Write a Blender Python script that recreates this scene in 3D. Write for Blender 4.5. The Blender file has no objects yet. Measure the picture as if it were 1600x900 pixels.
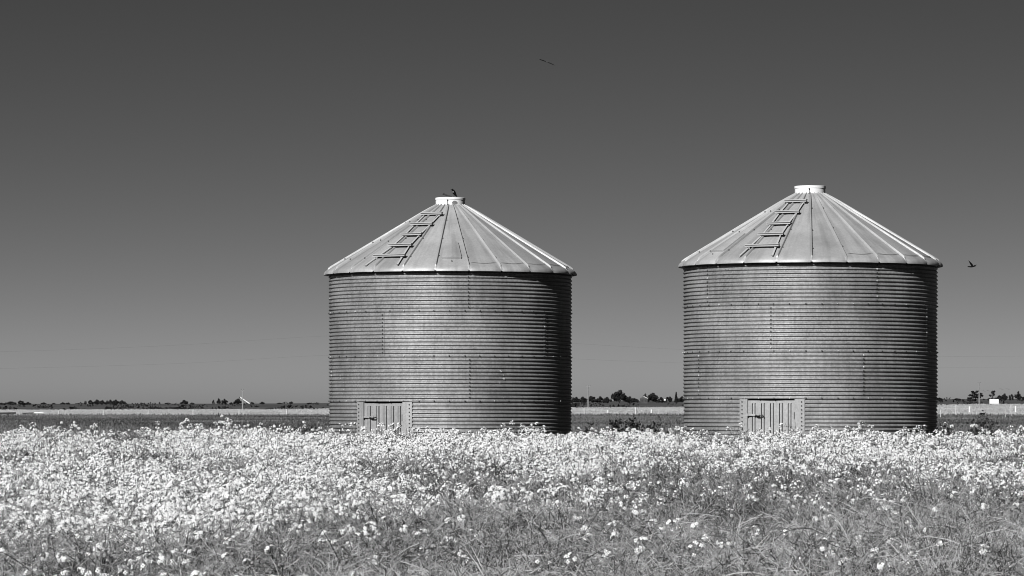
import bpy, math, random
import numpy as np

# ------------------------------------------------------------------ camera, sky, sun, exposure
SC = bpy.context.scene
COL = SC.collection
F = 5800.0            # focal length in pixels of a 1600 px wide frame (long lens)
YH = 633.0            # eye-level row
E = 1.75              # eye height in metres
cam_d = bpy.data.cameras.new('camera')
cam = bpy.data.objects.new('camera', cam_d)
COL.objects.link(cam)
cam.location = (0, 0, E)
cam.rotation_euler = (math.radians(90), 0, 0)
cam_d.sensor_width = 36.0
cam_d.lens = 36.0 * F / 1600.0
cam_d.shift_y = (YH - 450.0) / 1600.0
cam_d.clip_start = 0.5
cam_d.clip_end = 20000
SC.camera = cam

SUN_EL, SUN_AZ = 31.0, 209.0          # azimuth clockwise from the view direction
world = bpy.data.worlds.new('World')
SC.world = world
world.use_nodes = True
wt = world.node_tree
wt.nodes.clear()
w_out = wt.nodes.new('ShaderNodeOutputWorld')
w_bg = wt.nodes.new('ShaderNodeBackground')
w_bg.inputs['Strength'].default_value = 0.10
w_sky = wt.nodes.new('ShaderNodeTexSky')
w_sky.sky_type = 'NISHITA'
w_sky.sun_disc = False
w_sky.sun_elevation = math.radians(SUN_EL)
w_sky.sun_rotation = math.radians(SUN_AZ)
w_sky.air_density = 1.0
w_sky.dust_density = 0.4
w_sky.ozone_density = 1.0
# red filter on black-and-white film: only the red light of the sky reaches the picture
w_tc = wt.nodes.new('ShaderNodeTexCoord')
w_map = wt.nodes.new('ShaderNodeMapping')
w_map.inputs['Scale'].default_value = (1.0, 1.0, 2.6)
w_sep = wt.nodes.new('ShaderNodeSeparateColor')
w_pow = wt.nodes.new('ShaderNodeMath'); w_pow.operation = 'POWER'
w_pow.inputs[1].default_value = 1.18
w_mul = wt.nodes.new('ShaderNodeMath'); w_mul.operation = 'MULTIPLY'
w_mul.inputs[1].default_value = 0.195
wt.links.new(w_tc.outputs['Generated'], w_map.inputs['Vector'])
wt.links.new(w_map.outputs['Vector'], w_sky.inputs['Vector'])
wt.links.new(w_sky.outputs['Color'], w_sep.inputs['Color'])
wt.links.new(w_sep.outputs['Red'], w_pow.inputs[0])
wt.links.new(w_pow.outputs[0], w_mul.inputs[0])
wt.links.new(w_mul.outputs[0], w_bg.inputs['Color'])
wt.links.new(w_bg.outputs['Background'], w_out.inputs['Surface'])

sun_d = bpy.data.lights.new('sun', 'SUN')
sun_d.energy = 4.8
sun_d.angle = math.radians(0.5)
sun_d.color = (1.0, 1.0, 1.0)          # the photograph is black and white
sun = bpy.data.objects.new('sun', sun_d)
COL.objects.link(sun)
sun.rotation_euler = (math.radians(90 - SUN_EL), 0, math.radians(180 - SUN_AZ))
sun.location = (-30, -40, 60)

SC.view_settings.view_transform = 'Standard'
SC.view_settings.look = 'None'
SC.view_settings.exposure = 0.25
SC.view_settings.gamma = 1.0
SC.view_settings.use_curve_mapping = False
SC.cycles.filter_width = 1.0
SC.cycles.max_bounces = 4
SC.cycles.diffuse_bounces = 0           # hard black-and-white print: shade is lit by the sky only

rng = np.random.default_rng(11)
R = math.radians


# ------------------------------------------------------------------ helpers
def px(x, y, D):
    """world point seen at column x, row y (1600 x 900 frame) at distance D"""
    return ((x - 800.0) / F * D, D, E - (y - YH) / F * D)


class Geo:
    """collects triangles and quads; build() links them as one mesh object"""
    def __init__(self):
        self.v, self.f, self.m, self.t, self.n = [], [], [], [], 0

    def add(self, verts, faces, mat=0, tone=None):
        verts = np.asarray(verts, np.float32).reshape(-1, 3)
        faces = np.asarray(faces, np.int64)
        self.v.append(verts)
        self.f.append(faces + self.n)
        k = len(faces)
        self.m.append(np.full(k, mat, np.int32) if np.isscalar(mat) else np.asarray(mat, np.int32))
        if tone is None:
            tone = 0.5
        self.t.append(np.full(k, tone, np.float32) if np.isscalar(tone) else np.asarray(tone, np.float32))
        self.n += len(verts)

    def grid(self, P, mat=0, tone=None, close_u=False, flip=False):
        """P: (rows, cols, 3)"""
        r, c = P.shape[:2]
        idx = np.arange(r * c).reshape(r, c)
        if close_u:
            idx = np.concatenate([idx, idx[:, :1]], 1)
        q = np.stack([idx[:-1, :-1], idx[:-1, 1:], idx[1:, 1:], idx[1:, :-1]], -1).reshape(-1, 4)
        if flip:
            q = q[:, ::-1]
        self.add(P.reshape(-1, 3), q, mat, tone)

    def box(self, c, s, mat=0, M=None, tone=None):
        """box with centre c and size s; M: 3x3 axes as columns"""
        s = np.array(s) / 2.0
        v = np.array([(x, y, z) for x in (-1, 1) for y in (-1, 1) for z in (-1, 1)], float) * s
        if M is not None:
            v = v @ np.array(M).T
        v = v + np.array(c)
        f = [(0, 1, 3, 2), (4, 6, 7, 5), (0, 4, 5, 1), (2, 3, 7, 6), (0, 2, 6, 4), (1, 5, 7, 3)]
        self.add(v, f, mat, tone)

    def tube(self, pts, rad, sides=8, mat=0, caps=True, tone=None):
        pts = np.array(pts, float)
        rad = np.full(len(pts), rad) if np.isscalar(rad) else np.array(rad, float)
        d = np.gradient(pts, axis=0)
        d /= np.linalg.norm(d, axis=1)[:, None] + 1e-9
        ref = np.array([0, 0, 1.0]) if abs(d[0][2]) < 0.85 else np.array([0, 1.0, 0])
        a = np.cross(d, ref); a /= np.linalg.norm(a, axis=1)[:, None] + 1e-9
        b = np.cross(d, a)
        th = np.linspace(0, 2 * np.pi, sides, endpoint=False)
        P = pts[:, None] + rad[:, None, None] * (a[:, None] * np.cos(th)[None, :, None] + b[:, None] * np.sin(th)[None, :, None])
        self.grid(P, mat, tone, close_u=True)
        if caps:
            for k in (0, -1):
                ring = P[k]
                cen = pts[k]
                v = np.vstack([ring, cen])
                f = [(i, (i + 1) % sides, sides, sides) for i in range(sides)]
                f = np.array([(i, (i + 1) % sides, sides) for i in range(sides)])
                self.add(v, f, mat, tone)

    def sticks(self, P0, P1, r0, r1, tone, mat=0):
        """many three-sided tapered rods"""
        P0 = np.asarray(P0); P1 = np.asarray(P1)
        n = len(P0)
        if n == 0:
            return
        d = P1 - P0
        d = d / (np.linalg.norm(d, axis=1)[:, None] + 1e-9)
        ref = np.where(np.abs(d[:, 2:3]) < 0.8, np.array([[0, 0, 1.0]]), np.array([[0, 1.0, 0]]))
        a = np.cross(d, ref); a /= np.linalg.norm(a, axis=1)[:, None] + 1e-9
        b = np.cross(d, a)
        r0 = np.broadcast_to(r0, (n,)); r1 = np.broadcast_to(r1, (n,))
        V = np.empty((n, 6, 3), np.float32)
        for k in range(3):
            c, s = math.cos(k * 2.0944 + .5), math.sin(k * 2.0944 + .5)
            o = a * c + b * s
            V[:, k] = P0 + o * r0[:, None]
            V[:, 3 + k] = P1 + o * r1[:, None]
        base = (np.arange(n) * 6)[:, None, None]
        T = np.array([(0, 1, 4), (0, 4, 3), (1, 2, 5), (1, 5, 4), (2, 0, 3), (2, 3, 5)])[None] + base
        self.add(V.reshape(-1, 3), T.reshape(-1, 3), mat, np.repeat(np.broadcast_to(tone, (n,)), 6))

    def cards(self, C, N, size, aspect, tone, mat=0, spin=None):
        """many small leaf-like quads with centre C and normal N"""
        n = len(C)
        if n == 0:
            return
        N = N / (np.linalg.norm(N, axis=1)[:, None] + 1e-9)
        ref = np.where(np.abs(N[:, 2:3]) < 0.8, np.array([[0, 0, 1.0]]), np.array([[0, 1.0, 0]]))
        a = np.cross(N, ref); a /= np.linalg.norm(a, axis=1)[:, None] + 1e-9
        b = np.cross(N, a)
        th = rng.uniform(0, 6.283, n) if spin is None else spin
        u = a * np.cos(th)[:, None] + b * np.sin(th)[:, None]
        w = np.cross(N, u)
        size = np.broadcast_to(size, (n,))[:, None] * .5
        asp = np.broadcast_to(aspect, (n,))[:, None]
        V = np.stack([C - u * size, C - w * size * asp, C + u * size, C + w * size * asp], 1)
        q = np.arange(n * 4).reshape(n, 4)
        self.add(V.reshape(-1, 3), q, mat, tone)

    def build(self, name, mats, parent=None, smooth=False, loc=None, offset=None):
        V = np.concatenate(self.v)
        if offset is not None:
            V = V - np.array(offset, np.float32)
        me = bpy.data.meshes.new(name)
        sizes = np.concatenate([np.full(len(f), f.shape[1], np.int64) for f in self.f])
        loops = np.concatenate([f.ravel() for f in self.f])
        starts = np.concatenate([[0], np.cumsum(sizes)[:-1]])
        me.vertices.add(len(V)); me.vertices.foreach_set('co', V.ravel().astype(np.float32))
        me.loops.add(len(loops)); me.loops.foreach_set('vertex_index', loops.astype(np.int32))
        me.polygons.add(len(sizes))
        me.polygons.foreach_set('loop_start', starts.astype(np.int32))
        for m in (mats if isinstance(mats, (list, tuple)) else [mats]):
            me.materials.append(m)
        me.polygons.foreach_set('material_index', np.concatenate(self.m).astype(np.int32))
        me.polygons.foreach_set('use_smooth', np.full(len(sizes), smooth))
        at = me.attributes.new('tone', 'FLOAT', 'FACE')
        at.data.foreach_set('value', np.concatenate(self.t).astype(np.float32))
        me.update(calc_edges=True)
        me.validate()
        o = bpy.data.objects.new(name, me)
        COL.objects.link(o)
        if parent is not None:
            o.parent = parent
        if loc is not None:
            o.location = loc
        return o


def tag(o, label=None, cat=None, group=None, kind=None):
    if label: o['label'] = label
    if cat: o['category'] = cat
    if group: o['group'] = group
    if kind: o['kind'] = kind
    return o


def empty(name, loc, label=None, cat=None, group=None, rz=0.0):
    o = bpy.data.objects.new(name, None)
    o.empty_display_size = 0.2
    COL.objects.link(o)
    o.location = loc
    o.rotation_euler = (0, 0, rz)
    return tag(o, label, cat, group)


# ------------------------------------------------------------------ materials (all grey)
def mat(name, lo, hi=None, rough=0.8, metal=0.0, spec=0.3, scale=8.0, detail=4.0, tone=False, bump=0.0,
        bscale=60.0, coords='Object', stretch=(1, 1, 1)):
    m = bpy.data.materials.new(name)
    m.use_nodes = True
    nt = m.node_tree
    b = nt.nodes['Principled BSDF']
    b.inputs['Roughness'].default_value = rough
    b.inputs['Metallic'].default_value = metal
    b.inputs['Specular IOR Level'].default_value = spec
    hi = lo if hi is None else hi
    ramp = nt.nodes.new('ShaderNodeMapRange')
    ramp.inputs['To Min'].default_value = lo
    ramp.inputs['To Max'].default_value = hi
    tc = nt.nodes.new('ShaderNodeTexCoord')
    mp = nt.nodes.new('ShaderNodeMapping')
    mp.inputs['Scale'].default_value = stretch
    nt.links.new(tc.outputs[coords], mp.inputs['Vector'])
    if tone:
        a = nt.nodes.new('ShaderNodeAttribute'); a.attribute_name = 'tone'
        nt.links.new(a.outputs['Fac'], ramp.inputs['Value'])
    else:
        nz = nt.nodes.new('ShaderNodeTexNoise')
        nz.inputs['Scale'].default_value = scale
        nz.inputs['Detail'].default_value = detail
        nt.links.new(mp.outputs['Vector'], nz.inputs['Vector'])
        ramp.inputs['From Min'].default_value = 0.3
        ramp.inputs['From Max'].default_value = 0.7
        nt.links.new(nz.outputs['Fac'], ramp.inputs['Value'])
    nt.links.new(ramp.outputs['Result'], b.inputs['Base Color'])
    if bump:
        bn = nt.nodes.new('ShaderNodeTexNoise'); bn.inputs['Scale'].default_value = bscale
        bp = nt.nodes.new('ShaderNodeBump'); bp.inputs['Strength'].default_value = bump
        bp.inputs['Distance'].default_value = 0.02
        nt.links.new(mp.outputs['Vector'], bn.inputs['Vector'])
        nt.links.new(bn.outputs['Fac'], bp.inputs['Height'])
        nt.links.new(bp.outputs['Normal'], b.inputs['Normal'])
    return m


def leaf_mat(name, lo, hi, trans=0.25, rough=0.6):
    """foliage: diffuse with some light passing through, tone per face"""
    m = bpy.data.materials.new(name)
    m.use_nodes = True
    nt = m.node_tree
    nt.nodes.remove(nt.nodes['Principled BSDF'])
    out = nt.nodes['Material Output']
    a = nt.nodes.new('ShaderNodeAttribute'); a.attribute_name = 'tone'
    ramp = nt.nodes.new('ShaderNodeMapRange')
    ramp.inputs['To Min'].default_value = lo; ramp.inputs['To Max'].default_value = hi
    d = nt.nodes.new('ShaderNodeBsdfDiffuse'); t = nt.nodes.new('ShaderNodeBsdfTranslucent')
    mx = nt.nodes.new('ShaderNodeMixShader'); mx.inputs[0].default_value = trans
    nt.links.new(a.outputs['Fac'], ramp.inputs['Value'])
    nt.links.new(ramp.outputs['Result'], d.inputs['Color'])
    nt.links.new(ramp.outputs['Result'], t.inputs['Color'])
    nt.links.new(d.outputs[0], mx.inputs[1]); nt.links.new(t.outputs[0], mx.inputs[2])
    nt.links.new(mx.outputs[0], out.inputs['Surface'])
    return m


def steel(name, lo, hi, rough, metal, streak=0.0, spangle=0.12, sfreq=34.0):
    """weathered galvanised sheet: fine spangle, soft blotches, dirt streaks running down"""
    m = bpy.data.materials.new(name)
    m.use_nodes = True
    nt = m.node_tree
    L = nt.links.new
    b = nt.nodes['Principled BSDF']
    b.inputs['Metallic'].default_value = metal
    b.inputs['Specular IOR Level'].default_value = 0.4
    tc = nt.nodes.new('ShaderNodeTexCoord')
    sep = nt.nodes.new('ShaderNodeSeparateXYZ')
    L(tc.outputs['Object'], sep.inputs[0])
    ang = nt.nodes.new('ShaderNodeMath'); ang.operation = 'ARCTAN2'
    neg = nt.nodes.new('ShaderNodeMath'); neg.operation = 'MULTIPLY'; neg.inputs[1].default_value = -1.0
    L(sep.outputs['Y'], neg.inputs[0])
    L(sep.outputs['X'], ang.inputs[0]); L(neg.outputs[0], ang.inputs[1])
    com = nt.nodes.new('ShaderNodeCombineXYZ')
    L(ang.outputs[0], com.inputs['X']); L(sep.outputs['Z'], com.inputs['Y'])
    # blotches
    n1 = nt.nodes.new('ShaderNodeTexNoise'); n1.inputs['Scale'].default_value = 1.6; n1.inputs['Detail'].default_value = 5
    L(tc.outputs['Object'], n1.inputs['Vector'])
    # spangle
    n2 = nt.nodes.new('ShaderNodeTexVoronoi'); n2.inputs['Scale'].default_value = 42.0
    L(tc.outputs['Object'], n2.inputs['Vector'])
    sp = nt.nodes.new('ShaderNodeSeparateColor'); L(n2.outputs['Color'], sp.inputs[0])
    # streaks: narrow in angle, long in height
    mp = nt.nodes.new('ShaderNodeMapping'); mp.inputs['Scale'].default_value = (sfreq, 1.1, 1.0)
    L(com.outputs[0], mp.inputs['Vector'])
    n3 = nt.nodes.new('ShaderNodeTexNoise'); n3.inputs['Scale'].default_value = 1.0; n3.inputs['Detail'].default_value = 3
    L(mp.outputs[0], n3.inputs['Vector'])

    def rng_(src, a0, a1, b0, b1):
        r = nt.nodes.new('ShaderNodeMapRange')
        r.inputs['From Min'].default_value = a0; r.inputs['From Max'].default_value = a1
        r.inputs['To Min'].default_value = b0; r.inputs['To Max'].default_value = b1
        L(src, r.inputs['Value'])
        return r.outputs['Result']

    def mul(x, y):
        r = nt.nodes.new('ShaderNodeMath'); r.operation = 'MULTIPLY'
        L(x, r.inputs[0]); L(y, r.inputs[1])
        return r.outputs[0]
    c = rng_(n1.outputs['Fac'], 0.3, 0.7, lo, hi)
    c = mul(c, rng_(sp.outputs['Red'], 0, 1, 1 - spangle, 1 + spangle))
    if streak:
        c = mul(c, rng_(n3.outputs['Fac'], 0.36, 0.52, 1 - streak, 1.0))
    at = nt.nodes.new('ShaderNodeAttribute'); at.attribute_name = 'tone'
    c = mul(c, rng_(at.outputs['Fac'], 0, 1, .72, 1.26))     # sheets weather differently
    L(c, b.inputs['Base Color'])
    L(rng_(sp.outputs['Green'], 0, 1, rough - .06, rough + .06), b.inputs['Roughness'])
    return m


M_WALL = steel('galvanised_wall', 0.18, 0.29, 0.55, 0.28, streak=0.14, spangle=0.20)
M_ROOF = steel('galvanised_roof', 0.33, 0.46, 0.55, 0.25, streak=0.20, spangle=0.05, sfreq=11.0)
M_DOOR = steel('galvanised_door', 0.30, 0.39, 0.55, 0.3, streak=0.1, spangle=0.1)
M_LADDER = steel('pale_ladder_steel', 0.35, 0.44, 0.7, 0.05, streak=0.0, spangle=0.05)
M_BRIGHT = steel('bright_sheet', 0.80, 0.92, 0.6, 0.0, streak=0.0, spangle=0.02)
M_BOLT = mat('dark_bolt', 0.04, 0.10, rough=0.6, metal=0.5, scale=30)
M_BOLT_PALE = mat('zinc_bolt', 0.4, 0.6, rough=0.7, metal=0.1, scale=30)
M_DARK = mat('dark_steel', 0.02, 0.05, rough=0.7)
M_RUST = mat('tarnished_stain', 0.14, 0.24, rough=0.8)
M_RUNG_SHADE = mat('rung_gap_shade', 0.05, 0.10, rough=0.8)  # dark colour painting the shade inside the rung channel
M_SOIL = mat('soil', 0.05, 0.10, scale=3.0)
M_PASTURE = mat('pasture', 0.085, 0.14, scale=0.12, stretch=(1, .25, 1))
M_FIELD = mat('pale_field', 0.42, 0.56, scale=0.06, stretch=(1, .2, 1))
M_HILL = mat('dark_prairie', 0.05, 0.10, scale=0.02, detail=8, stretch=(1, .35, 1))
M_STEM = leaf_mat('canola_stem', 0.03, 0.44, 0.08)
M_POD = leaf_mat('canola_pod', 0.03, 0.45, 0.08)
M_PETAL = leaf_mat('canola_petal', 0.86, 0.95, 0.30)
M_GRASS = leaf_mat('pasture_blade', 0.05, 0.30, 0.2)
M_CROP = leaf_mat('pale_crop_blade', 0.38, 0.62, 0.2)
M_CROWN = leaf_mat('far_leaves', 0.012, 0.04, 0.1)
M_WEED = leaf_mat('weed_leaf', 0.015, 0.06, 0.1)
M_BARK = mat('bark', 0.04, 0.08)
M_POST = mat('weathered_post', 0.42, 0.6, scale=4)
M_POST_DARK = mat('old_dark_wood', 0.03, 0.06, scale=4)
M_WIRE = mat('wire', 0.10, 0.16, rough=.6)
M_POLE = mat('grey_pole', 0.20, 0.32, scale=2)
M_WHITE = mat('white_paint', 0.78, 0.84, rough=0.5, scale=2)
M_SIDING = mat('grey_siding', 0.05, 0.08, scale=1)
M_SHINGLE = mat('grey_shingle', 0.09, 0.14, scale=1)
M_FEATHER = mat('black_feather', 0.003, 0.007, rough=0.8, spec=0.04)
M_FEATHER_GREY = mat('grey_feather', 0.03, 0.06, rough=0.7)
M_FEATHER_PALE = mat('pale_feather', 0.2, 0.28, rough=0.7)


# ------------------------------------------------------------------ ground
def row_at(u, D):
    """terrain beyond the pasture, given as the slope it is seen under; u 0..1 across the view"""
    e1 = np.interp(u, [-.5, 0, .25, .6, .95, 1.5], [643.6, 643.2, 642.2, 639.2, 634.4, 630])
    e2 = np.interp(u, [-.5, 0, .25, .6, .95, 1.5], [631.5, 631.0, 630.6, 626.5, 623.5, 621])
    k1 = np.clip((D - 600) / 500.0, 0, 1)
    k2 = np.clip((D - 1100) / 1400.0, 0, 1) ** 0.8
    return 652.0 + (e1 - 652.0) * k1 ** .75 + (e2 - e1) * k2


GD = [0, 10, 17, 30, 45, 58, 61.5, 70, 90, 190, 300, 400, 500, 600]
GZ = [-.3, -.1, -.02, .22, .53, .80, .97, 1.02, .9, .60, .57, .50, .15, -.215]


def ground_z(x, y):
    x = np.asarray(x, float); y = np.asarray(y, float)
    near = np.interp(y, GD, GZ) + .025 * np.sin(x * .9 + y * .31) * np.clip(1 - y / 300, 0, 1)
    u = ((x / np.maximum(y, 1)) * F + 800) / 1600
    far = E - (row_at(u, y) - YH) / F * y
    far = np.where(y > 2500, E - (row_at(u, 2500.0) - YH) / F * 2500 - (y - 2500) * .004, far)
    return np.where(y <= 600, near, far)


def ground():
    g = Geo()
    D = np.concatenate([np.linspace(-20, 16, 6), np.linspace(18, 75, 58), np.linspace(80, 600, 60),
                        np.linspace(610, 1100, 30), np.linspace(1120, 2500, 50), [2700, 3500, 5000, 9000]])
    s = np.linspace(-1, 1, 81)
    P = np.zeros((len(D), len(s), 3))
    for i, d in enumerate(D):
        w = max(60.0, d * 0.42)
        x = s * w
        P[i, :, 0] = x; P[i, :, 1] = d
        P[i, :, 2] = ground_z(x, np.full_like(x, max(d, 0.01)))
    r, c = P.shape[:2]
    m = np.zeros((r - 1, c - 1), int)
    for i in range(r - 1):
        d = (D[i] + D[i + 1]) / 2
        m[i] = 0 if d < 64 else 1 if d < 600 else 2 if d < 1100 else 3
    g.grid(P, m.ravel())
    o = g.build('ground', [M_SOIL, M_PASTURE, M_FIELD, M_HILL], smooth=True)
    tag(o, 'rolling prairie ground under the crops and pasture', kind='structure')


ground()


# ------------------------------------------------------------------ grain bins
RW, RING, NCOR = 2.128, 0.770, 12
PITCH = RING / NCOR
LIP_R, LIP_H = 2.205, 3.02
SLOPE = 0.600
COL_R = 0.258
NPAN = 24


def pol(a, r, z):
    """angle in degrees from the side facing the camera, positive to the right"""
    return (r * math.sin(R(a)), -r * math.cos(R(a)), z)


def corr(a, r, cx, D):
    """angle on a circle of radius r whose point appears r*sin(a) beside the axis, seen from the camera"""
    want = (cx + r * math.sin(R(a))) / D
    lo_, hi_ = max(a - 8, -89.9), min(a + 8, 89.9)
    for _ in range(50):
        m_ = (lo_ + hi_) / 2
        if (cx + r * math.sin(R(m_))) / (D - r * math.cos(R(m_))) < want:
            lo_ = m_
        else:
            hi_ = m_
    return (lo_ + hi_) / 2


def roof_h(r):
    return LIP_H + 0.03 + (LIP_R - r) * SLOPE


def make_bin(cx, D, base, door, rib_phase, seams, ladder, hatch, label, stained):
    root = empty('grain_bin', (cx, D, base), label, 'grain bin', 'corrugated steel grain bins in the canola')
    fix = lambda v, r=RW: tuple(corr(a_, r, cx, D) if abs(a_) < 70 else a_ for a_ in v)
    door = dict(frame=fix(door['frame']), leaf=fix(door['leaf']), ribs=fix(door['ribs']), latch=door['latch'])
    seams = {k: fix(v) for k, v in seams.items()}
    rib_phase = corr(rib_phase, LIP_R, cx, D)
    hatch = fix(hatch[:2], 1.75) + hatch[2:]
    lr = np.array(ladder[0])
    ladder = (lr,) + tuple(np.polyval(np.polyfit(lr, [corr(a_, r_, cx, D) for a_, r_ in zip(v, lr)], 2), lr) for v in ladder[1:])
    d0, d1 = door['frame']
    # --- corrugated wall, four rings, the lowest one open at the door
    g = Geo()

    def ring_arc(z0, z1, a0, a1, rr):
        per = 14
        n = max(2, int(round((z1 - z0) / PITCH)) * per + 1)
        z = np.linspace(z0, z1, n)
        ph = (z / PITCH) * 2 * np.pi
        # full rounded ridges with narrow valleys
        w = np.cos(ph + .42 * np.cos(ph))
        rad = rr + 0.0108 * (np.sign(w) * np.abs(w) ** 0.8)
        na = max(3, int((a1 - a0) / 2.5) + 1)
        a = np.radians(np.linspace(a0, a1, na))
        P = np.stack([rad[:, None] * np.sin(a)[None], -rad[:, None] * np.cos(a)[None], np.repeat(z[:, None], na, 1)], -1)
        sheet = np.floor((np.degrees((a[:-1] + a[1:]) / 2) - seams.get(k_, (0,))[0]) / 85.0).astype(int)
        g.grid(P, tone=np.tile(wt_[(sheet + 7 * k_) % 40], n - 1))
    wt_ = np.random.default_rng(int(D * 7)).uniform(.3, .7, 40)
    for k in range(4):
        k_ = k
        z0, z1 = k * RING, (k + 1) * RING
        rr = RW + (0.002 if k % 2 else -0.002)
        if k == 0:
            ring_arc(z0, z1, d1 - 1.2, d0 + 1.2 + 360, rr)
            ring_arc(z0 - .3, z0, d1 - 1.2, d0 + 1.2 + 360, rr)
        else:
            ring_arc(z0, z1, -180, 180, rr)

    def bolt(a, z, r=0.0115, m=1, out=0.012):
        c = np.array(pol(a, RW + out, z))
        nrm = np.array([math.sin(R(a)), -math.cos(R(a)), 0])
        t = np.array([math.cos(R(a)), math.sin(R(a)), 0]); up = np.array([0, 0, 1.0])
        th = np.linspace(0, 2 * np.pi, 6, endpoint=False)
        ringp = [c + r * (t * math.cos(q) + up * math.sin(q)) for q in th]
        topp = [p * 1.0 + nrm * 0.010 - (p - c) * .25 for p in ringp]
        v = np.array(ringp + topp + [c + nrm * .012])
        f = [(i, (i + 1) % 6, 6 + (i + 1) % 6, 6 + i) for i in range(6)]
        g.add(v, f, m)
        g.add(np.array(topp + [c + nrm * .012]), np.array([(i, (i + 1) % 6, 6) for i in range(6)]), m)
    rs = random.Random(int(D * 10))
    for k in (1, 2, 3):                                   # horizontal seam bolts
        for a in np.arange(-176, 180, 7.06):
            if abs(a) < 100:
                bolt(a + rs.uniform(-.2, .2), k * RING + 0.004, 0.013 if rs.random() < .75 else .011, 1 if rs.random() < .72 else 2)
    for k, angs in seams.items():                         # vertical sheet laps
        for a in angs:
            for j in range(NCOR):
                z = k * RING + (j + 0.5) * PITCH + PITCH * .5
                if j < NCOR - 1:
                    bolt(a, z, 0.016, 1 if rs.random() < .85 else 2, out=.010)
            z = np.linspace(k * RING + .004, (k + 1) * RING - .004, NCOR * 8)
            w = z / PITCH * 2 * np.pi; w = np.cos(w + .42 * np.cos(w))
            rad = RW + .0045 + 0.0108 * np.sign(w) * np.abs(w) ** .8
            aa = np.radians(np.array([a - .9, a + .9]))
            P = np.stack([rad[:, None] * np.sin(aa)[None], -rad[:, None] * np.cos(aa)[None], np.repeat(z[:, None], 2, 1)], -1)
            g.grid(P)
    # old scuffs and smears on the ridges
    marks = ([(-49, 2.72, 2.6, 3, 16), (-43, 2.74, 2.2, 3, 9)] if stained else [(25, 1.06, 1.5, 2, 9), (-60, 1.15, 2.0, 2, 6)])
    mr = random.Random(5)
    for ma, mz, sp_, mm, cnt in marks:
        for q in range(cnt):
            zz = round((mz + mr.uniform(-.26, .26)) / PITCH) * PITCH + mr.uniform(-.004, .012)
            aa = ma + mr.uniform(-1, 1) * sp_
            da, dz_ = mr.uniform(.12, .5), mr.uniform(.005, .014)
            g.add([pol(aa - da, RW + .0165, zz - dz_), pol(aa + da * .8, RW + .0165, zz - dz_ * .7), pol(aa + da, RW + .0165, zz + dz_), pol(aa - da * .6, RW + .0165, zz + dz_ * .8)], np.array([(0, 1, 2, 3)]), mm)
    wall = g.build('wall', [M_WALL, M_BOLT, M_BOLT_PALE, M_RUST], root, smooth=True)

    # --- roof of 24 ribbed panels with a rolled eave
    g = Geo()
    step = 360.0 / NPAN
    offs = [-.034, -.019, -.014, -.006, .006, .014, .019, .034]
    hts = [0, .001, .024, .036, .036, .024, .001, 0]
    rl = np.concatenate([np.linspace(0.24, 2.06, 14), [2.12, 2.165, 2.188, 2.203, 2.216, 2.226, 2.227, 2.17]])
    dz = np.concatenate([np.zeros(14), [0, -.001, -.003, -.008, -.018, -.034, -.052, -.048]])
    rows = []
    prs = np.random.default_rng(int(D))
    warp = prs.uniform(-1, 1, NPAN)
    for r, ddz in zip(rl, dz):
        row = []
        for p in range(NPAN):
            a0 = rib_phase + p * step
            wpan = math.radians(step) * r
            rr = min(1.0, (wpan / 2) / .06)
            for o, h in zip(offs, hts):
                edge = 1.0 if r < 2.15 else max(0.0, 1 - (r - 2.15) / .055)
                rcut = r - (0.022 if r > 2.18 else 0) * (1 - abs(o) / .05)
                row.append(pol(a0 + math.degrees(o * rr / r), rcut, roof_h(r) + h * rr * (0.35 + .65 * edge) + ddz))
            for q in (.3, .5, .7):
                bow = 4 * q * (1 - q)
                row.append(pol(a0 + step * q, r, roof_h(r) + ddz + bow * (.006 + .006 * warp[p]) * min(1, r) * (.4 if r > 2.1 else 1)))
        rows.append(row)
    rows = np.array(rows)
    per_panel = len(offs) + 3
    ptone = prs.uniform(.25, .8, NPAN)
    g.grid(rows, tone=np.tile(np.repeat(ptone, per_panel), len(rows) - 1), close_u=True)

    def on_roof(a, r, lift):
        n = 1 / math.sqrt(1 + SLOPE ** 2)
        p = np.array(pol(a, r + lift * SLOPE * n, roof_h(r) + lift * n))
        return p
    # crimped eave closures: a thin dark lip on the panels of the shaded side, bolts up the ribs
    for p in range(NPAN):
        a0 = rib_phase + p * step
        for r in (0.75, 1.35, 1.9):
            c = on_roof(a0 + 1.2 / r, r + rs.uniform(-.04, .04), .012)
            g.box(c, (.018, .018, .018), 1)
    roof = g.build('roof', [M_ROOF, M_BOLT], root, smooth=True)
    mod = roof.modifiers.new('edge', 'EDGE_SPLIT'); mod.split_angle = R(38)
    for p in range(NPAN):
        am = rib_phase + (p + .5) * step
        am = (am + 180) % 360 - 180
        if 14 < am < 100:
            g = Geo()
            pts = []
            for q in np.linspace(-.42, .42, 9):
                pts.append(on_roof(am + q * step, 2.06 + .035 * (1 - (q / .42) ** 2), .016))
            g.tube(pts, [.002] + [.005] * 7 + [.002], 5)
            g.build('eave_crimp', [M_ROOF], roof, smooth=True)

    # --- filler collar and its lid
    z0 = roof_h(COL_R) - .035
    g = Geo()
    n = 40
    a = np.linspace(0, 2 * np.pi, n, endpoint=False)

    def lathe(prof):
        P = np.array([[(r * math.sin(t), -r * math.cos(t), z) for t in a] for r, z in prof])
        g.grid(P, close_u=True)
    lathe([(COL_R + .035, z0 - .03), (COL_R + .03, z0 + .004), (COL_R + .006, z0 + .012), (COL_R, z0 + .02), (COL_R, z0 + .135)])
    col = g.build('collar', [M_BRIGHT], root, smooth=True)
    mod = col.modifiers.new('edge', 'EDGE_SPLIT'); mod.split_angle = R(35)
    g = Geo()
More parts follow.
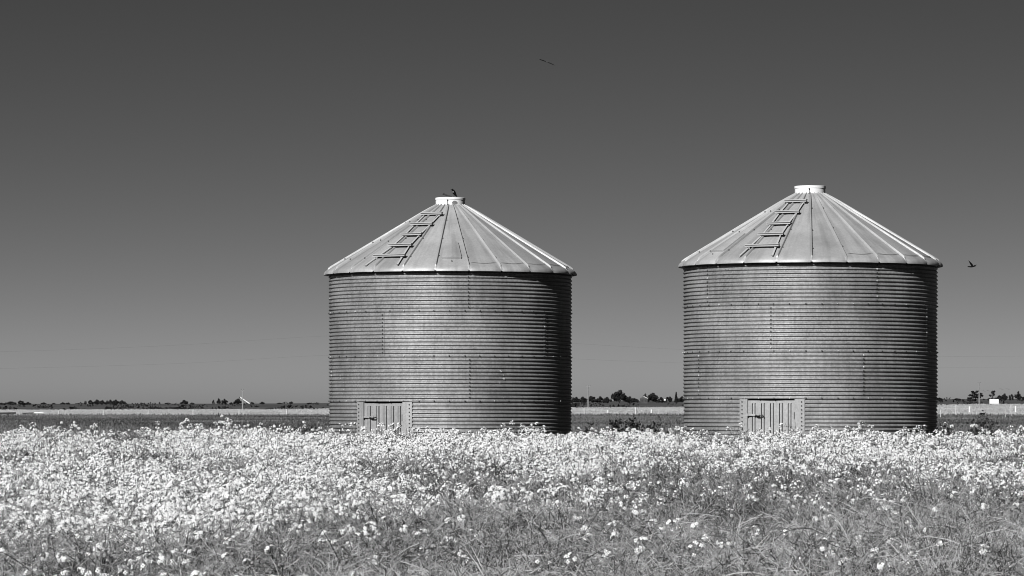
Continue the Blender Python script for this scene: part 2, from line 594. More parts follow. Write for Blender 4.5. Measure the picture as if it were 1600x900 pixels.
    lathe([(COL_R + .002, z0 + .126), (COL_R + .007, z0 + .128), (COL_R + .007, z0 + .165), (COL_R - .01, z0 + .170), (.10, z0 + .176), (.001, z0 + .178)])
    lid = g.build('lid', [M_BRIGHT], root, smooth=True)
    mod = lid.modifiers.new('edge', 'EDGE_SPLIT'); mod.split_angle = R(35)
    g = Geo()
    ca = -8 if stained else -10
    for zz, s in ((z0 + .112, .020), (z0 + .03, .024)):
        g.box(pol(ca, COL_R + .008, zz), (s, .016, s))
    g.box(pol(ca, COL_R + .004, z0 + .07), (.008, .01, .09))
    g.build('clasp', [M_BOLT], col)
    if not stained:
        g = Geo()                                          # tarnished patch on the collar
        prs2 = np.random.default_rng(3)
        rows = []
        for j, zz in enumerate(np.linspace(z0 + .04, z0 + .105, 7)):
            k = math.sin((j + .4) / 6.8 * math.pi)
            rows.append([pol(a_, COL_R + .003, zz) for a_ in np.linspace(16 - 9 * k + prs2.uniform(-2, 2), 17 + 14 * k + prs2.uniform(-2, 2), 7)])
        g.grid(np.array(rows))
        g.build('stain', [M_RUST], col)

    # --- roof ladder
    lad = Geo()
    (rl_r, la, ra) = ladder
    railL = [on_roof(x, r, .036) for r, x in zip(rl_r, la)]
    railR = [on_roof(x, r, .036) for r, x in zip(rl_r, ra)]

    def extend(p, q, k):
        return q + (q - p) * k
    pl = [extend(railL[1], railL[0], .75)] + railL
    pr = [extend(railR[1], railR[0], .75)] + railR
    sh = np.array(railR[0]) - np.array(railL[0]); sh /= np.linalg.norm(sh)
    ladder_o = empty('ladder', (0, 0, 0)); ladder_o.parent = root
    for nm, pts, s in (('rail', pl, .05), ('rail', pr, -.045)):
        g = Geo()
        pts = [p + sh * s for p in pts]
        d = np.array(pts[-1]) - np.array(pts[0]); d /= np.linalg.norm(d)
        # flat strap laid on the panels
        P = []
        for p in pts:
            w = sh * .015
            P.append([p - w, p + w, p + w - np.array([0, 0, .016]), p - w - np.array([0, 0, .016])])
        g.grid(np.array(P), close_u=True)
        g.build(nm, [M_LADDER], ladder_o)
    for pL, pR in zip(railL, railR):
        g = Geo()
        n_ = np.array([0, -.45, .9])
        lift = np.array([0, -.012, .018])
        A, B = np.array(pL) + lift, np.array(pR) + lift
        A = A - sh * .015; B = B + sh * .015
        ax = (B - A) / np.linalg.norm(B - A)
        up = np.array([0, 0, 1.0]); fw = np.cross(ax, up); fw /= np.linalg.norm(fw); up = np.cross(fw, ax)
        Mx = np.stack([ax, fw, up], 1)
        Ln = np.linalg.norm(B - A)
        mid_ = (A + B) / 2
        g.box(mid_ + up * .021, (Ln, .048, .013), 0, Mx)              # channel: two lips round a web coloured dark as the gap's shade
        g.box(mid_ + up * .008, (Ln, .030, .010), 1, Mx)
        g.box(mid_ + fw * .004 - up * .008, (Ln, .052, .016), 0, Mx)
        for e in (-.38, .38):
            g.box(mid_ + ax * Ln * e - up * .035, (.02, .03, .03), 0, Mx)
        g.build('rung', [M_LADDER, M_RUNG_SHADE], ladder_o)

    # --- inspection hatch on one panel
    ha0, ha1, hr0, hr1 = hatch
    g = Geo()
    am = (ha0 + ha1) / 2

    def hp(u, v, lift):
        r = hr0 + (hr1 - hr0) * v
        half = (ha1 - ha0) / 2 * (.76 + .10 * v)
        return on_roof(am + half * u, r, lift + .016 * (1 - (u) ** 2))
    uu = np.array([-1, -.985, -.95, -.5, 0, .5, .95, .985, 1]); vv = np.array([0, .015, .05, .5, .9, .96, .985, 1])
    P = []
    for v in vv:
        rowp = []
        for u in uu:
            cu, cv = u, v
            m_ = max(abs(u), .0)
            if v > .93: cu = u * (1 - .10 * ((v - .93) / .07) ** 2)
            edge = (abs(u) > .98) or v < .01 or v > .99
            rowp.append(hp(cu, cv, -.012 if edge else .024))
        P.append(rowp)
    g.grid(np.array(P))
    hat = g.build('hatch', [M_ROOF], root)
    g = Geo()
    c = on_roof(am, hr1 + .07, .012)
    g.box(c, (.012, .02, .03))
    g.build('hatch_catch', [M_DARK], hat)

    # --- door: curved bolted stiles, flat leaf with five pressed ribs
    l0, l1 = door['leaf']
    fr = Geo()
    ztop = RING - .012
    for a0, a1, bolts_at in ((d0, l0, d0 + 1.3), (l1, d1, d1 - 1.3)):
        n = 6
        aa = np.radians(np.linspace(a0, a1, n))
        P = []
        for z, r_ in ((-.25, RW + .012), (ztop, RW + .014), (ztop, RW - .03)):
            P.append([(r_ * math.sin(t), -r_ * math.cos(t), z) for t in aa])
        fr.grid(np.array(P))
        for e, s in ((a0, 1), (a1, -1)):                   # returned edges
            P = []
            for z in (-.25, ztop):
                P.append([pol(e, RW + .013, z), pol(e, RW - .08, z)])
            fr.grid(np.array(P))
        for j in range(14):
            z = ztop - .045 - j * PITCH
            c = np.array(pol(bolts_at, RW + .016, z))
            fr.tube([c, c + np.array(pol(bolts_at, .010, 0))], [.013, .009], 6, 1)
    P = []                                                   # header strip
    aa = np.radians(np.linspace(d0, d1, 12))
    for z, r_ in ((ztop + .012, RW + .016), (ztop + .042, RW + .016)):
        P.append([(r_ * math.sin(t), -r_ * math.cos(t), z) for t in aa])
    fr.grid(np.array(P))
    dfo = fr.build('door_frame', [M_DOOR, M_BOLT], root)
    # leaf
    am = (l0 + l1) / 2
    half = RW * math.sin(R((l1 - l0) / 2))
    dist = RW * math.cos(R((l1 - l0) / 2)) - .012
    nrm = np.array([math.sin(R(am)), -math.cos(R(am)), 0]); tx = np.array([math.cos(R(am)), math.sin(R(am)), 0])
    up = np.array([0, 0, 1.0])
    g = Geo()
    xs, hs = [-half], [0.0]
    for c in door['ribs']:
        t = (c - l0) / (l1 - l0)
        x = -half + 2 * half * t
        for o, h in ((-.038, 0), (-.037, -.035), (-.020, -.035), (-.017, .014), (.014, .014), (.018, -.022), (.029, -.022), (.030, 0)):
            xs.append(x + o); hs.append(h)
    xs.append(half); hs.append(0.0)
    zt = ztop - .022
    zs = [(-.25, 0), (zt - .055, 0), (zt - .055 + 1e-4, 1), (zt, 2)]
    P = []
    for z, mode in ((-.25, 1), (zt - .052, 1), (zt - .046, 0), (zt, 0)):
        P.append([nrm * (dist + (h if mode else 0)) + tx * x + up * z for x, h in zip(xs, hs)])
    g.grid(np.array(P))
    P = [[nrm * (dist + o) + tx * x + up * z for x in (-half, half)] for z, o in ((zt, 0), (zt + .001, -.05))]
    g.grid(np.array(P))
    leaf = g.build('door', [M_DOOR], root)
    g = Geo()                                                # dark plate standing in for the bin's inner shade above the leaf
    g.box(nrm * (dist - .07) + up * (zt - .2), (2 * half + .06, .01, .6), 0, np.stack([tx, nrm, up], 1))
    g.build('door_shade_plate', [M_DARK], root)
    Mx = np.stack([tx, nrm, up], 1)
    g = Geo()
    lx = -half + 2 * half * ((door['ribs'][0] - l0) / (l1 - l0))
    lz = door['latch']
    g.box(nrm * (dist + .034) + tx * (lx - .01) + up * lz, (.22, .010, .030), 0, Mx)
    g.box(nrm * (dist + .046) + tx * (lx - .10) + up * lz, (.02, .014, .045), 0, Mx)
    g.build('latch', [M_DOOR], leaf)
    g = Geo()
    c = nrm * (dist + .055) + tx * (lx + .10) + up * (lz - .012)
    g.tube([c - tx * .06 + up * .012, c - tx * .03 - up * .004, c + tx * .03 - up * .004, c + tx * .075 + up * .01], .011, 6)
    g.build('latch_handle', [M_DARK], leaf, smooth=True)
    g = Geo()
    c = nrm * (dist + .02) + tx * (half - .004) + up * (lz - .01)
    g.tube([c - up * .055, c + up * .055], .009, 6)
    g.build('hinge', [M_DARK], leaf)
    return root


LEFT_D, RIGHT_D = 65.3, 62.6
LX = (703.7 - 800) / F * LEFT_D
RX = (1265.8 - 800) / F * RIGHT_D
bin_a = make_bin(LX, LEFT_D, 1.045, dict(frame=(-50, -18.4), leaf=(-45.6, -23.2), ribs=(-42.6, -37.6, -33.3, -29.2, -25.2), latch=.50),
                 -6.9, {3: (8.6, -78), 2: (-33.9, 51), 1: (9.2, -75)},
                 ((1.92, 1.60, 1.27, .95, .63), (-43.2, -42.5, -41.9, -44.5, -51), (-24.7, -24.8, -23.8, -19.8, -13.7)),
                 (-5.6, 7.0, 1.46, 1.96),
                 'corrugated steel grain bin with a bird perched on its roof collar, smaller and farther bin', False)
bin_b = make_bin(RX, RIGHT_D, 1.09, dict(frame=(-33.7, -2.5), leaf=(-29.6, -7.0), ribs=(-26.7, -22.3, -17.9, -13.6, -9.4), latch=.50),
                 0.7, {3: (-54, 31.9), 2: (-18, 67), 1: (-61.3, 25)},
                 ((1.905, 1.57, 1.25, .91, .58), (-33.6, -34, -34.1, -37.2, -44.5), (-16.5, -16.1, -15.5, -12.7, -6.3)),
                 (-59.5, -46.8, 1.45, 1.97),
                 'corrugated steel grain bin with a bare roof collar, larger bin with brighter door', True)


# ------------------------------------------------------------------ canola
def noise2(x, y, s, seed):
    r = np.random.default_rng(seed)
    tab = r.uniform(-1, 1, (64, 64))
    xs, ys = np.asarray(x) / s, np.asarray(y) / s
    i, j = np.floor(xs).astype(int), np.floor(ys).astype(int)
    fx, fy = xs - i, ys - j
    fx = fx * fx * (3 - 2 * fx); fy = fy * fy * (3 - 2 * fy)
    t = lambda a, b: tab[a % 64, b % 64]
    return (t(i, j) * (1 - fx) + t(i + 1, j) * fx) * (1 - fy) + (t(i, j + 1) * (1 - fx) + t(i + 1, j + 1) * fx) * fy


def top_h(y):
    return np.interp(y, [16, 19, 30, 45, 58, 61.5], [.86, .86, .77, .63, .45, .30])


def canola():
    g = Geo()

    def zone(D0, D1, dens, nb, npod, lod):
        w1 = .138 * D1 + 1.3
        n = int((D1 - D0) * 2 * w1 * dens)
        y = rng.uniform(D0, D1, n)
        x = rng.uniform(-w1, w1, n)
        keep = np.abs(x) < (.138 * y + 1.3)
        # keep clear of the bins
        for bx, by in ((LX, LEFT_D), (RX, RIGHT_D)):
            keep &= np.hypot(x - bx, y - by) > RW + .12
        lim = 61.4 + .5 * noise2(x, y, 2.5, 5)
        keep &= y < lim
        x, y = x[keep], y[keep]
        n = len(x)
        gz = ground_z(x, y)
        H = top_h(y) - .03 * np.clip((y - 50) / 8, 0, 1) + .075 * noise2(x, y * .35, 1.5, 1) * np.interp(y, [45, 60], [1, .45]) + .085 * noise2(x, y, .6, 2) + rng.normal(0, .05, n)
        H -= .085 * np.clip((y - 52) / 9, 0, 1) * np.clip((x + 5.5) / 2.5, 0, 1)
        tall = rng.random(n) < np.where(y > 56.5, .07, .03)
        H += tall * rng.uniform(.05, .15, n) * np.where(y > 56.5, 1.5, 1)
        ztop = gz + H
        cx = x / y * F + 800
        cy = YH + F * (E - ztop) / y
        yb = np.interp(cx, [-100, 0, 400, 700, 800, 1000, 1200, 1350, 1450, 1600, 1700],
                       [835, 832, 800, 775, 765, 735, 716, 700, 716, 738, 745])
        pf = 1 / (1 + np.exp((cy - yb) / 16))
        pf = np.clip(pf * .95 + .75 * noise2(x, y, 1.1, 7) * pf * (1 - pf) * 2 + .035 * (1 + 1.5 * noise2(x, y, .8, 8)), .012, 1)
        left = np.clip((500 - cx) / 500, 0, 1)
        pf = np.clip(pf + .12 * left * (cy > 760), 0, 1)
        patch = np.clip(.80 + 1.0 * noise2(x, y * .22, .7, 9) + .7 * noise2(x, y * .3, 2.0, 10), .08, 1)
        pf = np.maximum(pf * patch, .012)
        base = np.stack([x, y, gz], 1)
        tone = np.clip((.40, .30, .22)[lod] + .25 * noise2(x, y, .8, 3) + rng.normal(0, .18, n), 0, 1)
        az = rng.uniform(0, 6.283, n)
        lean = np.abs(rng.normal(0, .16, n)) + .05 * (1 - pf)
        tip = base + np.stack([np.cos(az) * lean * H * 1.1, np.sin(az) * lean * H * 1.1, H], 1)
        mid = base + (tip - base) * np.array([.35, .35, .6])
        rs = .0033 if lod == 0 else .0042
        if lod == 0:
            g.sticks(base, mid, rs * 1.3, rs, tone * .8)
        g.sticks(mid, tip, rs, rs * .55, tone)
        tips = [tip]; tp = [pf]; tt = [tone]
        segs = [(mid + (tip - mid) * .0, tip, tone)]
        for k in range(nb):
            f0 = rng.uniform(.0, .7, n)
            s = mid + (tip - mid) * f0[:, None]
            a = rng.uniform(0, 6.283, n)
            spread = rng.uniform(.05, .26, n) * (1.5 if lod == 0 else 1.0)
            zt = ztop - np.abs(rng.normal(.02, .07, n)) - gz
            m = s + np.stack([np.cos(a) * spread * .6, np.sin(a) * spread * .6, np.maximum(zt - (s[:, 2] - gz), .02) * .4], 1)
            e = s + np.stack([np.cos(a) * spread, np.sin(a) * spread, np.maximum(zt - (s[:, 2] - gz), .02)], 1)
            droop = rng.random(n) < (.30 if lod == 0 else .1)
            e[:, 2] -= droop * rng.uniform(.05, .28, n)
            t2 = np.clip(tone + rng.normal(0, .14, n), 0, 1)
            if lod == 0:
                g.sticks(s, m, rs * .8, rs * .7, t2)
                g.sticks(m, e, rs * .7, rs * .4, t2)
            else:
                g.sticks(s, e, rs * .8, rs * .5, t2)
            segs.append((m, e, t2))
            tips.append(e); tp.append(pf); tt.append(t2)
        if lod == 0:                                       # lodged stalks lying across the others
            i = np.nonzero(rng.random(n) < .5 * (1 - pf) ** 1.5)[0]; k = len(i)
            a = rng.uniform(0, 6.283, k); Ls = rng.uniform(.10, .32, k)
            c = tip[i] + np.stack([rng.normal(0, .1, k), rng.normal(0, .1, k), -np.abs(rng.normal(.02, .08, k))], 1)
            dv = np.stack([np.cos(a), np.sin(a), rng.normal(.1, .45, k)], 1) * Ls[:, None] * .5
            bend = np.stack([rng.normal(0, .02, k), rng.normal(0, .02, k), rng.uniform(.0, .03, k)], 1)
            tn = np.clip(np.where(rng.random(k) < .22, .12, .85) + rng.normal(0, .1, k), 0, 1)
            g.sticks(c - dv, c + bend * .75 - dv * .35, .0028, .0030, tn)
            g.sticks(c + bend * .75 - dv * .35, c + bend * .75 + dv * .35, .0030, .0028, tn)
            g.sticks(c + bend * .75 + dv * .35, c + dv, .0028, .0012, tn)
        # pods along the upper halves
        for m, e, t2 in segs:
            for k in range(npod):
                f0 = rng.uniform(-.35, .95, n)
                p = m + (e - m) * f0[:, None]
                d = (e - m); d /= np.linalg.norm(d, axis=1)[:, None] + 1e-9
                v = rng.normal(0, 1, (n, 3)); v -= d * (v * d).sum(1)[:, None]; v /= np.linalg.norm(v, axis=1)[:, None] + 1e-9
                Lp = rng.uniform(.045, .09, n) * (1 if lod == 0 else 1.0)
                q = p + (d * rng.uniform(-.1, .7, n)[:, None] + v * rng.uniform(.6, 1.3, n)[:, None]) * Lp[:, None]
                q[:, 2] += rng.uniform(-.004, .018, n)
                rp = .0022 if lod == 0 else .0034 if lod == 1 else .0042
                g.sticks(p, q, rp, rp * .35, np.clip(t2 + rng.normal(.06, .34, n), 0, 1), 1)
        # flowers
        for e, pr, t2 in zip(tips, tp, tt):
            on = rng.random(n) < pr
            c = e[on]
            m_ = len(c)
            if m_ == 0:
                continue
            nf = (10, 16, 15)[lod]
            size = (.024, .023, .028)[lod]
            rad = (.014 + .042 * rng.random(m_) ** 1.6) * (1.35, 1.05, 1.0)[lod]
            for k in range(nf):
                a = rng.uniform(0, 6.283, m_)
                el = rng.uniform(-.5, 1.3, m_)
                dirv = np.stack([np.cos(a) * np.cos(el), np.sin(a) * np.cos(el), np.sin(el) * .9], 1)
                cc = c + dirv * rad[:, None]
                nn = dirv + np.array([0, -.25, .25]) + rng.normal(0, .30, (m_, 3))
                tn = rng.random(m_)
                if lod == 0:                                  # four petals each
                    nn /= np.linalg.norm(nn, axis=1)[:, None]
                    ref = np.where(np.abs(nn[:, 2:3]) < .8, np.array([[0, 0, 1.]]), np.array([[0, 1., 0]]))
                    ua = np.cross(nn, ref); ua /= np.linalg.norm(ua, axis=1)[:, None]
                    ub = np.cross(nn, ua)
                    s0 = rng.uniform(0, 1.57, m_)
                    for j in range(4):
                        th = s0 + j * 1.5708
                        dd = ua * np.cos(th)[:, None] + ub * np.sin(th)[:, None]
                        g.cards(cc + dd * size * .32, nn + dd * .35, size * .62, .85, tn, 2, spin=None)
                else:
                    g.cards(cc, nn, size * rng.uniform(.75, 1.15, m_), .9, tn, 2)
            # unopened buds on top
            g.sticks(c - np.array([0, 0, .01]), c + np.array([0, 0, .022]), .006, .002, np.clip(t2[on] + .2, 0, 1), 1)
        return n
    zone(15.5, 29, 25, 7, 11, 0)
    zone(29, 44, 36, 5, 3, 1)
    zone(44, 62, 42, 4, 1, 2)
    o = g.build('canola_crop', [M_STEM, M_POD, M_PETAL])
    tag(o, 'flowering canola crop with pale blossoms above tangled green pods', 'crop', kind='stuff')
    print('canola faces', len(o.data.polygons))


canola()


# ------------------------------------------------------------------ far grass and pale crop
def tufts(name, D0, D1, n, hgt, wid, m, label, cat, power=1.0, fade=False):
    g = Geo()
    y = D0 + (D1 - D0) * rng.random(n) ** power
    x = rng.uniform(-1, 1, n) * (.138 * y + 12)
    z = ground_z(x, y) - .02
    h = rng.uniform(.55, 1.15, n) * hgt * (1 + .25 * noise2(x, y, 14, 21)) * (np.interp(y, [150, 350, 600], [.42, .62, .42]) * np.where((rng.random(n) < .10) & (y > 360), 1.9, 1) if fade else 1)
    w = rng.uniform(.5, 1.2, n) * wid
    a = rng.uniform(-.9, .9, n)
    dx, dy = np.cos(a) * w / 2, np.sin(a) * w / 2
    jx, jy = rng.normal(0, .15, n) * h, rng.normal(-.15, .15, n) * h
    V = np.stack([np.stack([x - dx, y - dy, z], 1), np.stack([x + dx, y + dy, z], 1),
                  np.stack([x + jx + dx * .3, y + jy, z + h], 1), np.stack([x + jx - dx * .5, y + jy, z + h * .85], 1)], 1)
    tone = np.clip((np.interp(y, [150, 380, 600], [.30, .34, .85]) if fade else .5) + .3 * noise2(x, y / 3, 9, 22) + rng.normal(0, .18, n), 0, 1)
    g.add(V.reshape(-1, 3), np.arange(n * 4).reshape(n, 4), 0, tone)
    tag(g.build(name, [m]), label, cat, kind='stuff')


tufts('pasture_grass', 150, 600, 240000, .36, .13, M_GRASS, 'grey pasture grass behind the bins', 'grass', power=.8, fade=True)
tufts('pale_crop_edge', 530, 650, 16000, .6, .25, M_CROP, 'pale self-sown plants thinning out into the pasture', 'crop', power=.45)
tufts('pale_crop', 600, 1105, 110000, .6, .5, M_CROP, 'pale flowering crop in the far field', 'crop')
tufts('near_grass', 61, 152, 60000, .22, .05, M_GRASS, 'short grass growing round the bins', 'grass')


# ------------------------------------------------------------------ weeds beside the bins
def weed(x, y, D, w, h, label, n=260, stalk=0.0, seed=0):
    r = np.random.default_rng(seed)
    p = px(x, y, D)
    gz = float(ground_z(p[0], D))
    top = p[2]
    H = max(top - gz, .1)
    root = empty('weed_plant', (p[0], D, gz), label, 'weed', 'dark weeds at the edge of the canola')
    g = Geo()
    P0, P1 = [], []
    for k in range(10):
        a = r.uniform(-.5, .5)
        P0.append((r.uniform(-w, w) * .25, r.uniform(-w, w) * .2, 0))
        P1.append((P0[-1][0] + a * w + stalk * w, r.uniform(-.2, .2) * w, H * r.uniform(.6, 1.0)))
    g.sticks(np.array(P0), np.array(P1), .006, .003, r.random(10))
    g.build('stem', [M_WEED], root)
    g = Geo()
    k = r.integers(0, 10, n)
    f = r.uniform(.25, 1.0, n)
    C = np.array(P0)[k] + (np.array(P1)[k] - np.array(P0)[k]) * f[:, None] + r.normal(0, .045, (n, 3))
    g.cards(C, r.normal(0, 1, (n, 3)) + np.array([0, 0, .5]), r.uniform(.03, .09, n), .55, r.random(n))
    g.build('foliage', [M_WEED], root)


weed(452, 666, 61.6, .30, .3, 'low dark weed beside a taller dark clump, left of the farther bin', seed=1)
weed(464, 661, 62.0, .30, .3, 'tallest dark weed clump in the canola left of the farther bin', seed=2)
weed(481, 664, 61.8, .26, .3, 'dark weed clump closest to the door side of the farther bin', seed=3)
weed(915, 660, 62.3, .28, .3, 'thin dark weed beside the black shaded side of the farther bin', n=160, seed=4)
weed(962, 655, 61.9, .40, .3, 'broad dark weed clump halfway between the two bins', n=420, seed=5)
weed(990, 652, 61.7, .36, .3, 'tallest dark weed clump in the gap between the two bins', n=420, seed=6)
weed(1020, 660, 61.8, .36, .3, 'dark weed clump just left of the larger bin', n=340, seed=7)
weed(1478, 662, 62.0, .24, .3, 'small dark weed against the shaded side of the larger bin', n=200, seed=8)
weed(1522, 646, 61.6, .30, .3, 'dark weed with one long leaning stalk right of the larger bin', n=240, stalk=.5, seed=9)
weed(1554, 669, 61.9, .3, .3, 'low dark weed near the right edge beyond the leaning stalk', n=220, seed=10)


# ------------------------------------------------------------------ fences, rails, poles and wires
def fence(name, posts, label, prad, mt, wires=2):
    first = px(*posts[0])
    root = empty(name, (first[0], first[1], float(ground_z(first[0], first[1]))), label, 'fence')
    o = np.array(root.location)
    tops = []
    for x, y, D in posts:
        t = np.array(px(x, y, D))
        b = np.array([t[0] + rng.normal(0, .03), D, float(ground_z(t[0], D)) - .1])
        g = Geo()
        pr_ = prad * D / 430
        g.tube([b, b * .5 + t * .5, t], [pr_, pr_ * .95, pr_ * .9], 8)
        g.build('post', [mt], root, smooth=False, offset=o)
        tops.append((b, t))
    for k in range(wires):
        g = Geo()
        f = .92 - .3 * k
        pts = [b + (t - b) * f for b, t in tops]
        g.tube(pts, .004, 4, caps=False)
        g.build('wire', [M_WIRE], root, offset=o)
    return root


fence('wire_fence', [(-40, 642, 585), (22, 642.5, 575), (92, 641.5, 560), (162, 642, 545), (232, 641, 532), (302, 641, 520), (374, 639.8, 508), (448, 639, 495),
                     (523, 639, 483), (600, 638.5, 472), (677, 638, 462), (755, 638, 452), (834, 637.8, 444), (913, 637.5, 436), (993.5, 636, 428),
                     (1075, 635.5, 421), (1158, 635, 414), (1241, 634, 407), (1325, 633.5, 401), (1409, 633, 395), (1494, 632, 390), (1580, 632, 385), (1668, 631.5, 380)],
      'long wire fence of pale wooden posts crossing the pasture behind the bins', .095, M_POST)
fence('thin_fence', [(1672, 640, 300), (1571, 640, 310), (1470, 640, 322), (1371, 640.5, 340), (1260, 641, 368), (1130, 641.5, 410), (999, 642, 470), (760, 643.5, 515), (481, 645, 545)],
      'low fence of thin pale stakes in front of the long wire fence', .05, M_POST, wires=1)
fence('field_fence', [(949.5, 641, 640), (1018, 639.8, 640), (1380, 636.5, 650), (1447, 635.8, 650), (1515, 635, 650), (1587, 634.6, 650), (1660, 634, 650)],
      'short white stakes standing in the pale far crop', .10, M_WHITE, wires=0)

# rail gate at the far left
gx = px(35, 652, 500)
gate = empty('rail_barrier', (gx[0], 500, float(ground_z(gx[0], 500))), 'low rail barrier with dark and white rails at the far left of the pasture', 'barrier')
go = np.array(gate.location)


def rail(x0, y0, x1, y1, D, r, m):
    g = Geo()
    g.tube([px(x0, y0, D), px(x1, y1, D)], r, 8)
    g.build('rail', [m], gate, offset=go)


rail(-30, 646.6, 25, 645.2, 500, .115, M_POST_DARK)
rail(35, 645.8, 53, 645.2, 500, .075, M_POST_DARK)
rail(53, 644.8, 68, 644.6, 500, .075, M_WHITE)
for x, y, r, m in ((27, 643.5, .09, M_POST), (35, 646.5, .06, M_POST), (53, 646, .05, M_POST), (68, 645.2, .10, M_WHITE), (21.5, 648, .05, M_POST)):
    t = np.array(px(x, y, 499.6))
    b = np.array([t[0], 499.6, float(ground_z(t[0], 499.6)) - .1])
    g = Geo(); g.tube([b, t], [r, r], 8)
    g.build('post', [m], gate, offset=go)


def pole(x, y, D, label, m=M_POLE, r=.16, arm=1.2):
    t = np.array(px(x, y, D))
    b = np.array([t[0] - .0, D, float(ground_z(t[0], D)) - .3])
    root = empty('utility_pole', tuple(b), label, 'utility pole', 'utility poles beyond the pale field')
    g = Geo(); g.tube([b, (b + t) / 2, t], [r * 1.15, r, r * .8], 10)
    g.build('shaft', [m], root, offset=b, smooth=True)
    if arm:
        g = Geo(); g.box(t - np.array([0, .15, .35]), (arm, .10, .12))
        g.build('crossarm', [m], root, offset=b)
        for s in (-.42, .42):
            g = Geo(); c = t + np.array([s * arm, -.15, -.29]); g.tube([c, c + np.array([0, 0, .14]), c + np.array([0, 0, .2])], [.05, .07, .03], 8)
            g.build('insulator', [M_DARK], root, offset=b)
    return t


pole(379, 608, 1080, 'slim grey utility pole beside the white grain auger', arm=.8)
pole(919, 602, 1080, 'pale utility pole rising between the two bins', arm=1.5)
pole(1530, 597, 1080, 'utility pole in front of a spreading tree right of the larger bin', arm=.8)


def wire(name, pts, D, label, r=.0042):
    pts = np.array([px(x, y, d) for (x, y), d in zip(pts, D)])
    # fine polyline through the points (Catmull-Rom)
    out = []
    for i in range(len(pts) - 1):
        p0, p1, p2, p3 = pts[max(i - 1, 0)], pts[i], pts[i + 1], pts[min(i + 2, len(pts) - 1)]
        for t in np.linspace(0, 1, 12, endpoint=False):
            out.append(.5 * ((2 * p1) + (-p0 + p2) * t + (2 * p0 - 5 * p1 + 4 * p2 - p3) * t * t + (-p0 + 3 * p1 - 3 * p2 + p3) * t ** 3))
    out.append(pts[-1])
    g = Geo(); g.tube(out, r, 5, caps=False)
    o = pts[0]
    ob = g.build(name, [M_WIRE], offset=o, loc=tuple(o))
    tag(ob, label, 'power line', 'faint power lines across the sky')


wire('power_line', [(-60, 551), (120, 546), (300, 538), (510, 525), (700, 521)], [430, 440, 450, 460, 470], 'upper faint wire running up to the farther bin from the left')
wire('power_line', [(-60, 577), (120, 573), (300, 567), (490, 556), (700, 549)], [430, 440, 450, 460, 470], 'lower faint wire running up to the farther bin from the left')
wire('power_line', [(700, 521), (905, 537), (1065, 546), (1270, 555), (1480, 557), (1660, 556)], [470, 480, 490, 500, 510, 520], 'upper faint wire between the bins and on to the right')
wire('power_line', [(700, 549), (905, 561), (1065, 567), (1270, 573), (1480, 574), (1660, 573)], [470, 480, 490, 500, 510, 520], 'lower faint wire between the bins and on to the right')


# ------------------------------------------------------------------ far trees
def tree(name, x, ytop, D, w_px, label, group, blobs=None, seed=0, cat='tree', conifer=False, ybase=None):
    r = np.random.default_rng(seed + 100)
    s = D / F
    w = w_px * s
    tx = (x - 800) * s
    gz = float(ground_z(tx, D)) if ybase is None else E - (ybase - YH) * s
    gz0 = float(ground_z(tx, D))
    gz = min(gz, gz0)
    top = E - (ytop - YH) * s
    H = max(top - gz, .8)
    root = empty(name, (tx, D, gz), label, cat, group)
    g = Geo()
    th = H * (.45 if not conifer else .9)
    g.tube([(0, 0, -.3), (.03 * w, 0, th * .5), (0, 0, th)], [.035 * H + .04, .03 * H * (.6 if conifer else 1) + .02, .008 * H + .01], 7)
    if not conifer:
        for k in range(5):
            a = r.uniform(0, 6.28)
            g.tube([(0, 0, th * r.uniform(.5, .95)), (math.cos(a) * w * .16, math.sin(a) * w * .16, H * .6), (math.cos(a) * w * .3, math.sin(a) * w * .3, H * r.uniform(.62, .8))],
                   [.02 * H, .014 * H, .006 * H], 5)
    g.build('trunk', [M_BARK], root)
    g = Geo()
    if conifer:
        n = 700
        f = r.random(n) ** .9
        rad = (1.05 - f) * w * .62 * (.7 + .3 * np.abs(np.sin(f * 22)))
        a = r.uniform(0, 6.283, n)
        q = np.sqrt(r.random(n))
        C = np.stack([np.cos(a) * rad * q, np.sin(a) * rad * q, H * (.06 + .94 * f)], 1)
        g.cards(C, r.normal(0, 1, (n, 3)), r.uniform(.5, 1.0, n) * .16 * H, .5, r.random(n))
    else:
        if blobs is None:
            k = max(4, int(4 + w / max(H, .1) * 2.2))
            blobs = []
            for i in range(k):
                u = (i + .5) / k * 2 - 1 + r.uniform(-.12, .12)
                e = math.sqrt(max(0, 1 - .75 * u * u))
                blobs.append((u * .40, r.uniform(.50, .80) * e, r.uniform(.13, .22) * (1.0 if k < 9 else .8), r.uniform(.16, .26)))
                if r.random() < .8:
                    blobs.append((u * .36, r.uniform(.25, .45), r.uniform(.12, .2), r.uniform(.16, .24)))
            blobs.append((r.uniform(-.15, .15), .82, .16, .19))
        for (bu, bv, br, bh) in blobs:
            n = int(120)
            v = r.normal(0, 1, (n, 3)); v /= np.linalg.norm(v, axis=1)[:, None]
            v *= (r.random(n) ** .45)[:, None]
            C = np.stack([bu * w + v[:, 0] * br * w, v[:, 1] * br * w + r.normal(0, .06) * w, bv * H + v[:, 2] * bh * H], 1)
            C[:, 2] = np.clip(C[:, 2], .02 * H, None)
            sz = r.uniform(.5, 1.1, n) * min(.16 * H, .13 * w)
            t0 = r.uniform(.0, .5)
            g.cards(C, v + r.normal(0, .5, (n, 3)), sz, .7, np.clip(t0 + r.uniform(0, .5, n), 0, 1))
    g.build('crown', [M_CROWN], root)


